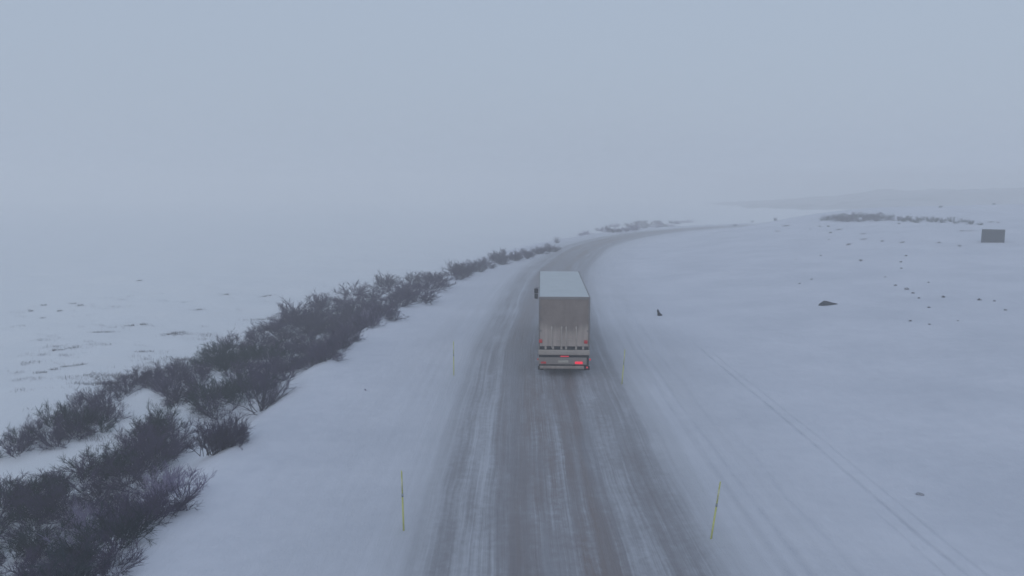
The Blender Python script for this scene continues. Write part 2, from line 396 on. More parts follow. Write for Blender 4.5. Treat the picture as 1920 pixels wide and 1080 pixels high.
# ------------------------------------------------------------------ shrubs
def twig_arrays(L):
    """L: list of (points, r0, r1); three sided tapering twigs"""
    V = []; F = []
    for P, r0, r1 in L:
        n = len(P); base = len(V)
        for i, p in enumerate(P):
            d = P[min(i+1, n-1)] - P[max(i-1, 0)]; d = d/(np.linalg.norm(d)+1e-9)
            a = np.cross(d, [.3, .9, .2]); a /= np.linalg.norm(a)+1e-9; c = np.cross(d, a)
            r = r0 + (r1-r0)*i/(n-1)
            for k in range(3):
                an = 2.0944*k; V.append(p + r*(a*math.cos(an) + c*math.sin(an)))
        for i in range(n-1):
            for k in range(3):
                q = base+3*i; F.append((q+k, q+(k+1) % 3, q+3+(k+1) % 3, q+3+k))
    return np.array(V), np.array(F)
def unit(v): return v/(np.linalg.norm(v)+1e-9)
def shrub_lists(seed, h=1.6, spread=.85, stems=13, br=8, tw=5, lean=(0, 0), open_=False):
    rg = np.random.RandomState(seed); S = []; W = []
    for i in range(stems):
        az = rg.uniform(0, 2*math.pi); ti = (rg.uniform(.05, 1) ** .6)*(1.15 if not open_ else 1.0)*spread
        d = unit(np.array([math.cos(az)*math.sin(ti)+lean[0], math.sin(az)*math.sin(ti)+lean[1], math.cos(ti)]))
        L = h*rg.uniform(.7, 1.08)*(1.0 - .18*ti)
        p = np.array([rg.normal(0, .07), rg.normal(0, .07), -.15]); P = [p]
        for k in range(5):
            d = unit(d + rg.normal(0, .11, 3) + np.array([0, 0, .06])); p = p + d*L/5; P.append(p)
        S.append((P, .016, .006))
        for j in range(br):
            u = rg.uniform(.18, 1.0)*5; k = min(int(u), 4); q = P[k] + (P[k+1]-P[k])*(u-k)
            bd = unit(P[k+1]-P[k]); bd = unit(bd + rg.normal(0, .55, 3) + np.array([0, 0, .15])); bl = h*rg.uniform(.22, .42)*(1.1 - u/9)
            q2 = q + bd*bl*.5; bd2 = unit(bd + rg.normal(0, .2, 3) + np.array([0, 0, .2])); q3 = q2 + bd2*bl*.5
            W.append(([q, q2, q3], .0075, .004))
            for z in range(tw):
                v = rg.uniform(.1, 1); s0 = q + (q3-q)*v; td = unit(bd + rg.normal(0, .5, 3) + np.array([0, 0, .25]))
                W.append(([s0, s0 + td*h*rg.uniform(.09, .2)], .0055, .003))
    return S, W
def scale_list(L, k): return [([p for p in P], a*k, b*k) for P, a, b in L]

def shrub_proto(seed, mat, far=False, **kw):
    S, W = shrub_lists(seed, **kw)
    if far:
        V, F = twig_arrays(scale_list(S, 1.3) + scale_list(W, 1.6)); return (np_mesh('shrub', V, F, M[mat]),)
    a = np_mesh('stems', *twig_arrays(S), M['stem']); b = np_mesh('twigs', *twig_arrays(W), M[mat]); return (a, b)
PN = {}
for kind, mat in (('purple', 'twig_purple'), ('green', 'twig_green'), ('grey', 'twig_grey')):
    PN[kind] = [shrub_proto(100+i, mat, h=1.5, spread=1.15, stems=17 if kind != 'grey' else 12, br=9, tw=7 if kind != 'grey' else 5) for i in range(4)]
    PN[kind+'_far'] = [shrub_proto(200+i, mat, far=True, h=1.5, spread=1.15, stems=14, br=9, tw=4) for i in range(3)]

def put_shrub(x, y, z, kind, s, label, group, rg, sz=1.0, far=False):
    ms = rg.choice(PN[kind + ('_far' if far else '')]); loc = (x, y, z - .05); rot = rg.uniform(0, 6.28)
    if far:
        o = link('shrub', ms[0], None); o.location = loc; o.rotation_euler = (0, 0, rot)
    else:
        o = empty('shrub', loc, rot)
        link('stems', ms[0], None, o); link('twigs', ms[1], None, o)
    o.scale = (s, s, s*sz); tag(o, label, 'shrub', group); return o

def inpoly(px, py, P):
    c = False; j = len(P)-1
    for i in range(len(P)):
        if (P[i][1] > py) != (P[j][1] > py) and px < (P[j][0]-P[i][0])*(py-P[i][1])/(P[j][1]-P[i][1]) + P[i][0]: c = not c
        j = i
    return c
ORD = ['first', 'second', 'third', 'fourth', 'fifth', 'sixth', 'seventh', 'eighth', 'ninth', 'tenth', 'eleventh', 'twelfth'] + ['%dth' % n for n in range(13, 21)] + ['21st', '22nd', '23rd'] + ['%dth' % n for n in range(24, 31)] + ['31st', '32nd', '33rd'] + ['%dth' % n for n in range(34, 41)]
KN = {'green': 'green-black', 'purple': 'purple-brown', 'grey': 'pale frosted'}
FIFTH = ('nearest', 'second nearest', 'middle', 'second farthest', 'farthest')
NSH = 0
def thicket(poly, gap, size, kinds, where, group, seed, sz=1.0, far=False, up=.45, nmax=400, few=False):
    """shrubs rooted on the ground the outline covers; gap = metres between roots"""
    global NSH
    rg = random.Random(seed); W = [at(px, py, up) for px, py in poly]; W2 = [(p[0], p[1]) for p in W]
    x0, x1 = min(p[0] for p in W2), max(p[0] for p in W2); y0, y1 = min(p[1] for p in W2), max(p[1] for p in W2)
    pts = []
    for _ in range(6000):
        x, y = rg.uniform(x0, x1), rg.uniform(y0, y1)
        if not inpoly(x, y, W2): continue
        if any((x-a)**2 + (y-b)**2 < gap*gap for a, b in pts): continue
        pts.append((x, y))
        if len(pts) >= nmax: break
    pts.sort(key=lambda p: p[0]/p[1])
    TT, SS = road_coords([p[0] for p in pts], [p[1] for p in pts])
    lab = [None]*len(pts)
    if few or len(pts) <= 14:
        for i in range(len(pts)): lab[i] = '%s shrub from the left %s' % (ORD[i], where)
    else:                                    # rims are countable: rank the shrubs along them away from the camera
        rim, back, mid = [], [], []
        bins = {}
        for i in range(len(pts)): bins.setdefault(int(SS[i]/(gap*1.25)), []).append(i)
        for b_ in bins.values():
            b_.sort(key=lambda i: TT[i]); rim.append(b_[-1])
            if len(b_) > 1: back.append(b_[0])
            mid += b_[1:-1]
        for nm, L_ in (('roadside rim', rim), ('plain-side rim', back)):
            L_.sort(key=lambda i: SS[i])
            for q, i in enumerate(L_[:len(ORD)]): lab[i] = '%s from the near end on the %s of %s' % (ORD[q], nm, where)
        mid.sort(key=lambda i: SS[i]); n3 = max(1, len(mid)/5)
        for q, i in enumerate(mid): lab[i] = FIFTH[min(4, int(q/n3))]
    for i, (x, y) in enumerate(pts):
        k = kinds(x, y, rg) if callable(kinds) else rg.choice(kinds)
        if lab[i] in FIFTH: lab[i] = '%s shrub in the %s fifth of %s' % (KN[k], lab[i], where)
        put_shrub(x, y, H1(x, y), k, size*rg.uniform(.68, 1.25), lab[i], group, rg, sz, far)
    NSH += len(pts); print(group, len(pts)); return pts

def mixkind(x, y, rg):
    v = fbm(np.array([x*1.0]), np.array([y*1.0]), 4.0, 91, 2)[0]
    if v > .14: return 'green'
    if v < -.10 or rg.random() < .14: return 'grey' if rg.random() < .8 else 'purple'
    return rg.choice(['green', 'purple', 'purple'])
def mixmid(x, y, rg):
    v = fbm(np.array([x*1.0]), np.array([y*1.0]), 6.0, 19, 2)[0]
    return 'green' if v > .04 and y < 66 else 'purple'

thicket([(-60, 960), (20, 905), (90, 880), (160, 850), (225, 845), (262, 870), (290, 905), (340, 905), (335, 935), (280, 985), (220, 1035), (150, 1110), (-60, 1180)],
        .92, 1.0, mixkind, 'the bottom left thicket', 'shrubs of the bottom left thicket', 1, sz=.78)
thicket([(-30, 845), (40, 805), (70, 785), (150, 762), (205, 770), (190, 795), (100, 822), (0, 855)], .92, .84, ['purple', 'purple', 'green'],
        'in the loose band at the left picture edge', 'shrubs of the band at the left edge', 2, few=True)
thicket([(150, 742), (230, 706), (310, 682), (305, 706), (215, 738), (160, 760)], .95, .62, ['purple'],
        'in the thin strip bordering the white plain', 'shrubs of the thin strip by the plain', 3, few=True)
thicket([(250, 835), (270, 785), (325, 775), (340, 830), (290, 862)], .85, .84, ['purple', 'purple', 'green'],
        'of the bushes left of the lone round shrub', 'shrubs left of the round shrub', 4, few=True)
thicket([(300, 720), (335, 680), (395, 690), (385, 735), (320, 745)], 1.1, .9, ['purple'],
        'in the purple clump beside the snowy gap', 'shrubs of the clump by the snow gap', 5, few=True)
thicket([(372, 762), (420, 722), (480, 695), (512, 715), (450, 742), (385, 772)], 1.0, .95, mixmid,
        'on the bank behind the spiky shrub', 'shrubs on the bank left of the spiky shrub', 6, few=True)
thicket([(375, 665), (480, 618), (560, 590), (700, 582), (640, 640), (610, 668), (505, 705), (440, 695), (400, 675)], 1.32, 1.16, mixmid,
        'the wide middle thicket', 'shrubs of the middle thicket', 7, sz=.72)
thicket([(480, 618), (560, 582), (640, 552), (760, 520), (862, 500), (868, 512), (790, 558), (745, 590), (690, 600), (600, 600)], 2.1, 1.55, ['purple'],
        'the upper roadside belt', 'shrubs of the upper belt', 8, far=True, sz=.66)
thicket([(645, 595), (700, 585), (705, 605), (650, 620)], 1.3, .85, ['grey', 'purple'],
        'of the pale round ones at the belt edge', 'pale shrubs at the belt edge', 9, few=True)
thicket([(862, 500), (930, 480), (1035, 462), (1038, 467), (930, 492), (866, 514)], 1.9, 1.3, ['purple'],
        'in the row fading into haze beside the road', 'shrubs of the row fading into haze', 10, far=True, nmax=28, few=True, sz=.7)
thicket([(1085, 434), (1130, 425), (1210, 414), (1290, 413), (1230, 422), (1160, 432), (1090, 439)], 4.5, 2.0, ['grey', 'purple'],
        'in the hazy scrub outside the road bend', 'hazy shrubs beyond the road bend', 11, far=True, up=.6, nmax=30, few=True, sz=.5)
thicket([(1535, 411), (1585, 405), (1640, 406), (1690, 412), (1640, 414), (1560, 414)], 2.3, 1.75, ['purple', 'green'],
        'in the dark clump on the right ridge', 'shrubs of the dark ridge clump', 12, far=True, up=.2, nmax=36, few=True, sz=.52)
thicket([(1695, 410), (1760, 411), (1838, 417), (1838, 420), (1760, 416), (1695, 416)], 2.0, .66, ['green'],
        'in the thin line between ridge clump and shed', 'shrubs of the line left of the shed', 13, far=True, up=.2, nmax=28, few=True)
thicket([(1340, 425), (1400, 415), (1455, 409), (1462, 412), (1400, 421)], 7, .8, ['purple'],
        'of the faint low ones where the road vanishes', 'faint shrubs where the road vanishes', 14, far=True, up=.3, nmax=7, few=True)
print('SHRUBS', NSH)

def special_shrub(px, py, seed, mat, label, s=1.0, **kw):
    x, y, z = at(px, py); S, W = shrub_lists(seed, **kw); o = empty('shrub', (x, y, z-.05))
    link('stems', np_mesh('stems', *twig_arrays(scale_list(S, 1.5)), M['stem']), None, o)
    link('twigs', np_mesh('twigs', *twig_arrays(W), M[mat]), None, o); tag(o, label, 'shrub'); return o
special_shrub(490, 771, 501, 'twig_purple', 'spiky leafless shrub with bare fanned stems standing alone on the snow bank', h=2.7, spread=1.3, stems=26, br=9, tw=5, open_=True)
x, y, z = at(415, 846)
S = []; W = []
for k, (ox, oy, hh) in enumerate(((-.62, .1, 1.2), (-.2, -.05, 1.35), (.25, .1, 1.4), (.62, .3, 1.15), (.05, .5, 1.45), (-.4, .6, 1.3))):
    s_, w_ = shrub_lists(520+k, h=hh, spread=.75, stems=11, br=9, tw=7)
    S += [([p + np.array([ox, oy, 0]) for p in P], a, b) for P, a, b in s_]; W += [([p + np.array([ox, oy, 0]) for p in P], a, b) for P, a, b in w_]
o = empty('shrub', (x, y, z-.05)); link('stems', np_mesh('stems', *twig_arrays(S), M['stem']), None, o)
link('twigs', np_mesh('twigs', *twig_arrays(W), M['twig_purple']), None, o)
tag(o, 'lone round purple shrub on the snow bank below the spiky shrub', 'shrub')
# a few sprigs poking out at the snow edge
for i, (px, py, hh, lb) in enumerate(((640, 650, .5, 'wispy dry sprig poking from the snow right of the middle thicket'), (606, 668, .55, 'small frosted sprig at the foot of the middle thicket'),
        (560, 690, .45, 'tiny sprig at the near end of the middle thicket'), (682, 733, .3, 'single faint sprig on the bare snow shoulder left of the road'),
        (845, 503, 1.5, 'tall ragged shrub sticking up at the narrow end of the belt'), (1044, 456, 1.3, 'hazy upright shrub ending the roadside row'))):
    special_shrub(px, py, 540+i, 'twig_grey' if i < 4 else 'twig_purple', lb, h=hh, spread=.8, stems=6 if i < 4 else 14, br=5, tw=4)

# ------------------------------------------------------------------ grass strips, stones
def grass_mesh(seed, L, Wd, n, h=.13):
    rg = np.random.RandomState(seed); tw = []
    for i in range(n):
        u = rg.uniform(-1, 1)*rg.uniform(.3, 1); x = u*L/2; y = rg.normal(0, .3)*Wd*(1-abs(u)*.6) + .12*Wd*math.sin(u*5)
        d = unit(np.array([rg.normal(0, .5), rg.normal(0, .5), 1.0])); hh = h*rg.uniform(.4, 1)
        p = np.array([x, y, -.03]); q = p + d*hh; r = q + unit(d + np.array([rg.normal(0, .6), rg.normal(0, .6), -.3]))*hh*.6
        tw.append(([p, q, r], .011, .004))
    return np_mesh('grass_tuft', *twig_arrays(tw), M['grass'])
def tuft(px, py, L, Wd, rz, label, group, seed):
    x, y, z = at(px, py); n = int(min(300, 22 + 45*L*Wd)); Wd *= .8; o = link('grass_tuft', grass_mesh(seed, L, Wd, n, .12 + .0006*y), None)
    o.location = (x, y, z); o.rotation_euler = (0, 0, R(rz)); tag(o, label, 'grass tuft', group)
def rock_mesh(seed, sx, sy, sz):
    b = bmesh.new(); bmesh.ops.create_icosphere(b, subdivisions=3, radius=1)
    for v in b.verts:
        n = noise.noise(v.co*1.3 + Vector((seed*3.1, 0, 0)))*.55 + noise.noise(v.co*4 + Vector((0, seed, 0)))*.16
        v.co *= 1 + n; v.co = Vector((v.co.x*sx, v.co.y*sy, max(v.co.z, -.6)*sz))
    me = bpy.data.meshes.new('stone'); b.to_mesh(me); b.free(); me.materials.append(M['stone']); return me
def stone(px, py, sx, sy, sz, label, group=None, seed=1, rz=0):
    x, y, z = at(px, py); o = link('stone', rock_mesh(seed, sx, sy, sz), None); o.location = (x, y, z + sz*.15)
    o.rotation_euler = (0, 0, R(rz)); tag(o, label, 'stone', group)

# wedge of dark rock with a thin tail
x, y, z = at(1548, 573); b = MB()
me = rock_mesh(5, .46, .3, .26)
for v in me.vertices:
    if v.co.x > 0: k = 1 - min(.9, v.co.x*1.35); v.co.x *= 1.9; v.co.y *= k; v.co.z *= k
    elif v.co.x < -.3: v.co.x *= .85
me.materials[0] = M['bare_stone']
o = link('stone', me, None); o.location = (x, y, z+.05); tag(o, 'black wedge-shaped stone lying alone on the open right snowfield', 'stone')
x, y, z = at(1236, 592); me = rock_mesh(8, .17, .16, .34)
for v in me.vertices:
    if v.co.z > .05: v.co.x = v.co.x*.55 - v.co.z*.35
me.materials[0] = M['bare_stone']
o = link('stone', me, None); o.location = (x, y, z+.08); tag(o, 'small black upright stone in the snow just right of the truck', 'stone')

def run_of(pts, fn, fmt, group, seed):
    for i, p in enumerate(pts): fn(p, fmt % ORD[i] if '%s' in fmt else fmt, group, seed+i)
def st(p, lb, g, sd_):
    s = p[2]*(.5 + .4*((sd_*7919) % 10)/10); stone(p[0], p[1], s, s*.9, s*.75, lb, g, sd_, sd_*37)
run_of([(1660, 520, .17), (1679, 536, .16), (1700, 543, .22), (1712, 550, .16), (1723, 560, .14), (1742, 578, .15)], st,
       '%s from the left in the slanting row of dark stones', 'stones of the slanting row', 20)
run_of([(1741, 530, .16), (1769, 558, .16), (1836, 563, .18), (1864, 565, .12), (1885, 583, .13)], st,
       '%s from the left of the scattered stones right of the slanting row', 'scattered stones right of the row', 30)
run_of([(1796, 602, .12), (1707, 603, .11), (1743, 609, .10)][::1], st,
       '%s of three faint stones low on the right snowfield', 'faint stones low on the snowfield', 40)
run_of([(1499, 532, .15), (1522, 524, .15)], st, '%s from the left of two stones above the black wedge', 'pair of stones above the wedge', 45)
run_of([(1493, 487, .17), (1539, 480, .16), (1554, 450, .16)], st, '%s from the left of the small stones in mid snowfield', 'small stones in the mid snowfield', 50)
run_of([(1689, 492, .22), (1690, 504, .19), (1699, 480, .24)], st, '%s from the left of three stacked-looking stones above the slanting row', 'three stones above the row', 55)
run_of([(1519, 430, .34), (1537, 425, .22), (1553, 425, .3), (1557, 437, .32), (1686, 420, .3)], st,
       '%s from the left of the dark stones just below the ridge clump', 'stones below the ridge clump', 60)
run_of([(1683, 387, .4), (1763, 389, .5), (1864, 376, .4)], st, '%s from the left of the specks near the far right ridge', 'stones on the far ridge', 70)
M['stone'] = simple('snow_dusted_stone', (0.30, 0.31, 0.35), .8)
stone(1724, 931, .10, .10, .05, 'flat snow-dusted stone alone in the bottom right snow', seed=75)
def tf(p, lb, g, sd_): tuft(p[0], p[1], p[2], p[3], p[4], lb, g, sd_)
run_of([(1475, 424, 3.2, .9, 45), (1574, 431, 2.6, .7, 35), (1592, 459, 3.4, .6, 55), (1614, 489, 2.0, .5, 65), (1619, 439, 1.6, .5, 30), (1620, 449, 1.7, .6, 10),
        (1654, 453, 1.5, .5, 50), (1692, 455, 1.7, .5, 40), (1760, 456, 1.2, .4, 20), (1799, 462, 1.4, .5, 60), (1815, 434, 4.0, .5, -30), (1458, 434, 1.4, .5, 20)], tf,
       '%s on the list of dry grass streaks below the right ridge'.replace('on the list of', 'of the'), 'grass streaks below the right ridge', 80)
run_of([(1858, 417, 1.6, .5, 20), (1872, 418, 1.2, .4, 60)], tf, '%s from the left of the grass tufts behind the shed roof', 'tufts behind the shed', 95)
run_of([(57, 584, .6, .4, 0), (80, 598, .7, .4, 10), (82, 573, .8, .5, 0), (113, 584, .9, .4, 0), (137, 570, 1.0, .4, 0), (151, 573, .7, .4, 0)], tf,
       '%s from the left of the dark tufts far out on the left plain', 'far tufts on the left plain', 100)
run_of([(262, 527, 1.0, .5, 0), (424, 553, .7, .4, 0)], tf, '%s from the left of two single specks high on the left plain', 'single specks on the plain', 108)
run_of([(110, 658, 1.2, .5, 5), (137, 653, 1.1, .4, 30), (196, 624, 3.0, .4, 0), (245, 612, 1.2, .4, 5), (268, 610, .8, .4, 10), (321, 627, 2.6, .35, 55), (270, 660, 1.6, .4, 15), (370, 582, 2.0, .4, 50), (500, 556, 3.2, .35, 60)], tf,
       '%s from the left of the long grass streaks across the left plain', 'long streaks on the left plain', 110)
run_of([(75, 700, 1.0, .3, 20), (100, 694, .9, .3, 20), (125, 690, .9, .3, 20), (150, 686, .9, .3, 20)], tf,
       '%s from the left in the dotted grass line nearest the bottom left plain', 'dotted grass line on the plain', 125)
# countless stalks poking through the snow round the shrubs and on the plain
rg = np.random.RandomState(5); n = 260000
pick = rg.rand(n) < .45
px = np.where(pick, rg.uniform(0, 1000, n), rg.uniform(0, 700, n)); py = np.where(pick, rg.uniform(540, 1070, n), rg.uniform(550, 740, n))
y = (CAM_H+1.6)/((py-HORIZON)/FPX); x = (px-960)/FPX*y
T1, _ = road_coords(x, y); near = T1 > -25
v = fbm(x*.9, y*1.7, 3.0, 61, 4) + .35*fbm(x, y, 17, 66, 2)
pr = np.clip((v-.12)*1.3, 0, 1)**1.5*np.clip(fbm(x, y*1.5, .8, 88, 2)*3.0, 0, 1)
ok = (T1 < -12.6) & (T1 > -66) & (rg.rand(n) < pr*np.where(near, .55, .30)); x, y = x[ok][:3000], y[ok][:3000]; nr_ = near[ok][:3000]; z = height(x, y); tw = []
for i in range(len(x)):
    for k in range(4):
        ox, oy = rg.normal(0, .22), rg.normal(0, .12); h = rg.uniform(.05, .18)*(1.3 if nr_[i] else 1)
        p = np.array([x[i]+ox, y[i]+oy, z[i]-.05]); d = unit(np.array([rg.normal(0, .4), rg.normal(0, .4), 1]))
        tw.append(([p, p + d*(h+.05)], .009, .004))
print('STALKS', len(tw))
me = np_mesh('dry_grass', *twig_arrays(tw), M['grass'])
tag(link('dry_grass', me, None), 'dead stalks and heath poking through thin snow on the left plain', 'grass', kind='stuff')

# ------------------------------------------------------------------ snow poles
PM = simple('weathered_yellow_plastic', (0.52, 0.55, 0.20), .5, var=.1, scale=8)
BK = simple('dark_reflector_band', (0.26, 0.30, 0.30), .4)
WT = simple('pale_pole_band', (0.56, 0.58, 0.36), .5)
def snow_pole(px, py, h, leanx, label):
    x, y, z = at(px, py); o = empty('marker_pole', (x, y, z)); o.rotation_euler = (0, R(leanx), 0)
    MB().tube([(0, 0, -.2), (0, 0, h*.56)], .025, 12).tube([(0, 0, h*.56+.002), (0, 0, h*.98), (0, 0, h)], [.020, .020, .007], 12).build('pole', PM, o, True)
    MB().tube([(0, 0, h*.565), (0, 0, h*.62)], .0265, 12).build('reflector_band', BK, o, True)
    MB().tube([(0, 0, h*.70), (0, 0, h*.86)], .0235, 12).build('pale_band', WT, o, True)
    tag(o, label, 'marker pole', 'yellow marker poles along the road')
snow_pole(757, 996, 1.72, -1, 'yellow marker pole on the near left verge')
snow_pole(1333, 1016, 1.62, 7, 'leaning yellow marker pole on the near right verge')
snow_pole(851, 705, 1.75, 0, 'faded yellow marker pole on the left verge level with the truck')
snow_pole(1166, 722, 1.70, 4, 'faded yellow marker pole in the snow just right of the truck')

# ------------------------------------------------------------------ shed
wood, t, b = nodes('dark_stained_boards'); pos = N(t, 'ShaderNodeTexCoord').outputs['Object']
wv = N(t, 'ShaderNodeTexWave', wave_type='BANDS', bands_direction='X'); t.links.new(pos, wv.inputs[0]); wv.inputs['Scale'].default_value = 1.1; wv.inputs['Distortion'].default_value = .4
f = math_(t, 'ADD', math_(t, 'MULTIPLY', wv.outputs[1], .25), math_(t, 'MULTIPLY', noise_(t, pos, 2.0, 5, .6, (1, 1, .3)), .75))
t.links.new(mixc(t, ramp(t, f, [(.3, 0.0), (.7, 1.0)]), (0.010, 0.013, 0.020), (0.024, 0.028, 0.038)), b.inputs['Base Color']); b.inputs['Roughness'].default_value = .85
sx, sy, sz = at(1861, 455); SW = 43/FPX*sy*math.cos(math.atan2(sx, sy)); print('SHED', sx, sy, sz, SW)
hut = empty('shed', (sx, sy, sz-.15), -math.atan2(sx, sy))
W2, D2, HH = SW/2, .8, 26/FPX*sy
MB().box(-W2+.06, W2-.06, 0, D2*2, -.2, HH-.12).build('wall', wood, hut)
MB().box(-W2-.03, W2+.03, -.10, D2*2+.1, HH-.118, HH, .01).build('roof', simple('dark_roofing_felt', (0.025, 0.03, 0.035), .8), hut)
for qx in (-W2+.04, W2-.04):
    MB().box(qx-.07, qx+.07, -.05, .06, -.2, HH-.12).build('corner_post', simple('dark_post_wood', (0.025, 0.032, 0.040), .8), hut)
dr = MB().box(-.35, .45, -.028, -.001, .1, HH-.3, .006).build('door', wood, hut)
MB().tube([(.35, -.03, 1.0), (.35, -.08, 1.0), (.35, -.08, 1.14), (.35, -.03, 1.14)], .012, 8).build('handle', simple('dark_iron', (0.05, 0.05, 0.055), .5, .6), dr)
tag(hut, 'small dark flat-roofed shed standing in snow by the right picture edge', 'shed')

# ------------------------------------------------------------------ truck
def dirty(name, clean, dirt, z0, z1, amt0, amt1, sc3=(5, 5, .5)):
    m, t, b = nodes(name); pos = N(t, 'ShaderNodeTexCoord').outputs['Object']
    sp = N(t, 'ShaderNodeSeparateXYZ'); t.links.new(pos, sp.inputs[0])
    f = math_(t, 'DIVIDE', math_(t, 'SUBTRACT', sp.outputs[2], z0), z1-z0, clamp=True)
    g = ramp(t, f, [(0.0, amt0), (1.0, amt1)])
    n = math_(t, 'ADD', math_(t, 'MULTIPLY', noise_(t, pos, 1, 5, .6, sc3), .8), math_(t, 'MULTIPLY', noise_(t, pos, 7, 4), .25))
    k = math_(t, 'MULTIPLY', g, math_(t, 'ADD', n, .45), clamp=True)
    t.links.new(mixc(t, k, clean, dirt), b.inputs['Base Color']); b.inputs['Roughness'].default_value = .6; b.inputs['Specular IOR Level'].default_value = .3
    return m
# rear doors: road film above, paler salt-washed streaks below
DM, t, b = nodes('road_filmed_door'); pos = N(t, 'ShaderNodeTexCoord').outputs['Object']
sp = N(t, 'ShaderNodeSeparateXYZ'); t.links.new(pos, sp.inputs[0])
wx = math_(t, 'MULTIPLY', math_(t, 'ABSOLUTE', math_(t, 'SUBTRACT', sp.outputs[0], .15)), .30)
zz = math_(t, 'SUBTRACT', math_(t, 'SUBTRACT', sp.outputs[2], wx), math_(t, 'MULTIPLY', math_(t, 'SUBTRACT', noise_(t, pos, 1, 4, .6, (4, 4, .6)), .5), .7))
f = ramp(t, math_(t, 'DIVIDE', math_(t, 'SUBTRACT', zz, 1.0), 3.0), [(.0, .75), (.35, .55), (.47, 0.0)])
stn = noise_(t, pos, 1, 5, .62, (6, 6, .5))
cld = noise_(t, pos, 1.6, 5, .6)
c = mixc(t, ramp(t, cld, [(.3, 0.0), (.7, 1.0)]), (0.200, 0.170, 0.155), (0.270, 0.228, 0.210))
c = mixc(t, math_(t, 'MULTIPLY', f, ramp(t, stn, [(.3, .45), (.62, 1.0)])), c, (0.55, 0.48, 0.44))
t.links.new(c, b.inputs['Base Color']); b.inputs['Roughness'].default_value = .7; b.inputs['Specular IOR Level'].default_value = .25
TM = dict(
    side=dirty('grimed_white_panel', (0.55, 0.56, 0.57), (0.22, 0.20, 0.19), 1.1, 3.6, 1.0, .25),
    frame=dirty('grey_frame_metal', (0.30, 0.29, 0.30), (0.16, 0.145, 0.14), 1.0, 4.0, .9, .5),
    pale=dirty('salted_pale_metal', (0.58, 0.54, 0.50), (0.27, 0.23, 0.205), 0.3, 2.4, 1.0, .3),
    roof=simple('snow_dusted_roof', (0.53, 0.57, 0.59), .7, var=.05, scale=1.2, spec=.2),
    dark=simple('black_chassis_steel', (0.022, 0.024, 0.028), .7),
    panel=dirty('mud_coated_underrun_panel', (0.34, 0.31, 0.30), (0.20, 0.18, 0.17), .2, 1.2, .9, .5),
    rubber=simple('black_tyre_rubber', (0.018, 0.018, 0.02), .85),
    rim=simple('dull_steel_rim', (0.28, 0.28, 0.29), .45, .7),
    cab=simple('white_cab_paint', (0.62, 0.63, 0.64), .35),
    glass=simple('dark_cab_glass', (0.02, 0.025, 0.03), .08, spec=.7),
    plastic=simple('black_mirror_plastic', (0.012, 0.013, 0.016), .5),
    plate=simple('grimy_plate', (0.40, 0.38, 0.34), .5))
def lamp(name, col, e, base):
    m, t, b = nodes(name); b.inputs['Base Color'].default_value = (*base, 1); b.inputs['Roughness'].default_value = .3
    b.inputs['Emission Color'].default_value = (*col, 1); b.inputs['Emission Strength'].default_value = e; return m
LM = lamp('dim_red_lamp', (1.0, .03, .08), .34, (.5, .02, .03)); LB = lamp('lit_red_lamp', (1.0, .015, .06), .62, (.5, .02, .03)); LD = lamp('dull_red_lamp', (.8, .05, .05), .07, (.40, .03, .035))

TX, TY = 2.60, 37.95
truck = empty('box_truck', (TX, TY, 0.004), R(-2.2))
HWd, L, Z0, Z1 = 1.275, 12.2, 1.36, 4.0
MB().box(-HWd+.015, HWd-.015, .07, L, Z0, Z1-.05).build('cargo_box', TM['side'], truck)
MB().box(-HWd+.035, HWd-.035, .03, L-.02, Z1-.048, Z1-.005, .008).build('roof', TM['roof'], truck)
fr = MB()
fr.box(-HWd, -HWd+.07, -.01, .068, Z0, Z1-.0, .008).box(HWd-.07, HWd, -.01, .068, Z0, Z1, .008).box(-HWd+.071, HWd-.071, -.012, .066, Z1-.11, Z1+.01, .008)
fr.build('rear_frame', TM['frame'], truck)
rail = MB()
for s in (-1, 1): rail.box(s*HWd-(.03 if s > 0 else 0), s*HWd+(.03 if s < 0 else 0), .069, L+.01, Z1-.10, Z1+.012, .006)
rail.build('roof_rail', TM['frame'], truck)
for s, (a, c_) in ((-1, (-HWd+.075, -.012)), (1, (-.008, HWd-.075))):
    d = MB().box(a, c_, .012, .066, Z0+.16, Z1-.115, .006).build('rear_door', DM, truck)
    for rx in ((-.62, -.13) if s < 0 else (.10, .60)):
        q = MB(); q.tube([(rx, -.018, Z0+.10), (rx, -.018, 2.55)], .021, 10)
        for zc in (1.62, 2.0, 2.45): q.box(rx-.045, rx+.045, -.012, .010, zc-.03, zc+.03, .004)
        q.build('lock_rod', TM['pale'], d, False)
    hd = MB().box(-.42 if s < 0 else .17, -.17 if s < 0 else .42, -.05, -.022, 1.86, 1.90, .006).build('handle', TM['pale'], d)
    for zc in (1.75, 2.3, 2.9, 3.5):
        hx_ = s*(HWd-.09); MB().box(hx_-.06, hx_+.06, -.03, -.014, zc-.035, zc+.035, .006).build('hinge', TM['frame'], d)
# sill with four dark slots, bumper beams, under-run panel
MB().box(-HWd+.02, HWd-.02, .0, .064, Z0+.02, Z0+.135).build('rear_sill', TM['dark'], truck)
cl = MB()
for cx in (-.92, -.55, -.13, .10, .60, .95): cl.box(cx-.05, cx+.05, -.02, -.002, Z0+.0, Z0+.15, .006)
cl.build('sill_bracket', TM['pale'], truck)
bb = MB(); bb.box(-HWd-.01, HWd+.01, -.14, .06, 1.09, 1.345, .05, 4); bb.build('upper_bumper', TM['pale'], truck, True)
MB().box(-HWd+.03, HWd-.03, .0, .05, .50, 1.085).build('back_plate', TM['dark'], truck)
pn = MB().box(-HWd+.0, HWd-.14, -.06, -.004, .60, .96, .015).build('underrun_panel', TM['panel'], truck)
MB().box(-.30, .22, -.075, -.062, .70, .82, .004).build('licence_plate', TM['plate'], pn)
lb = MB(); lb.box(-HWd+.06, HWd-.28, -.20, -.08, .41, .55, .03, 3)
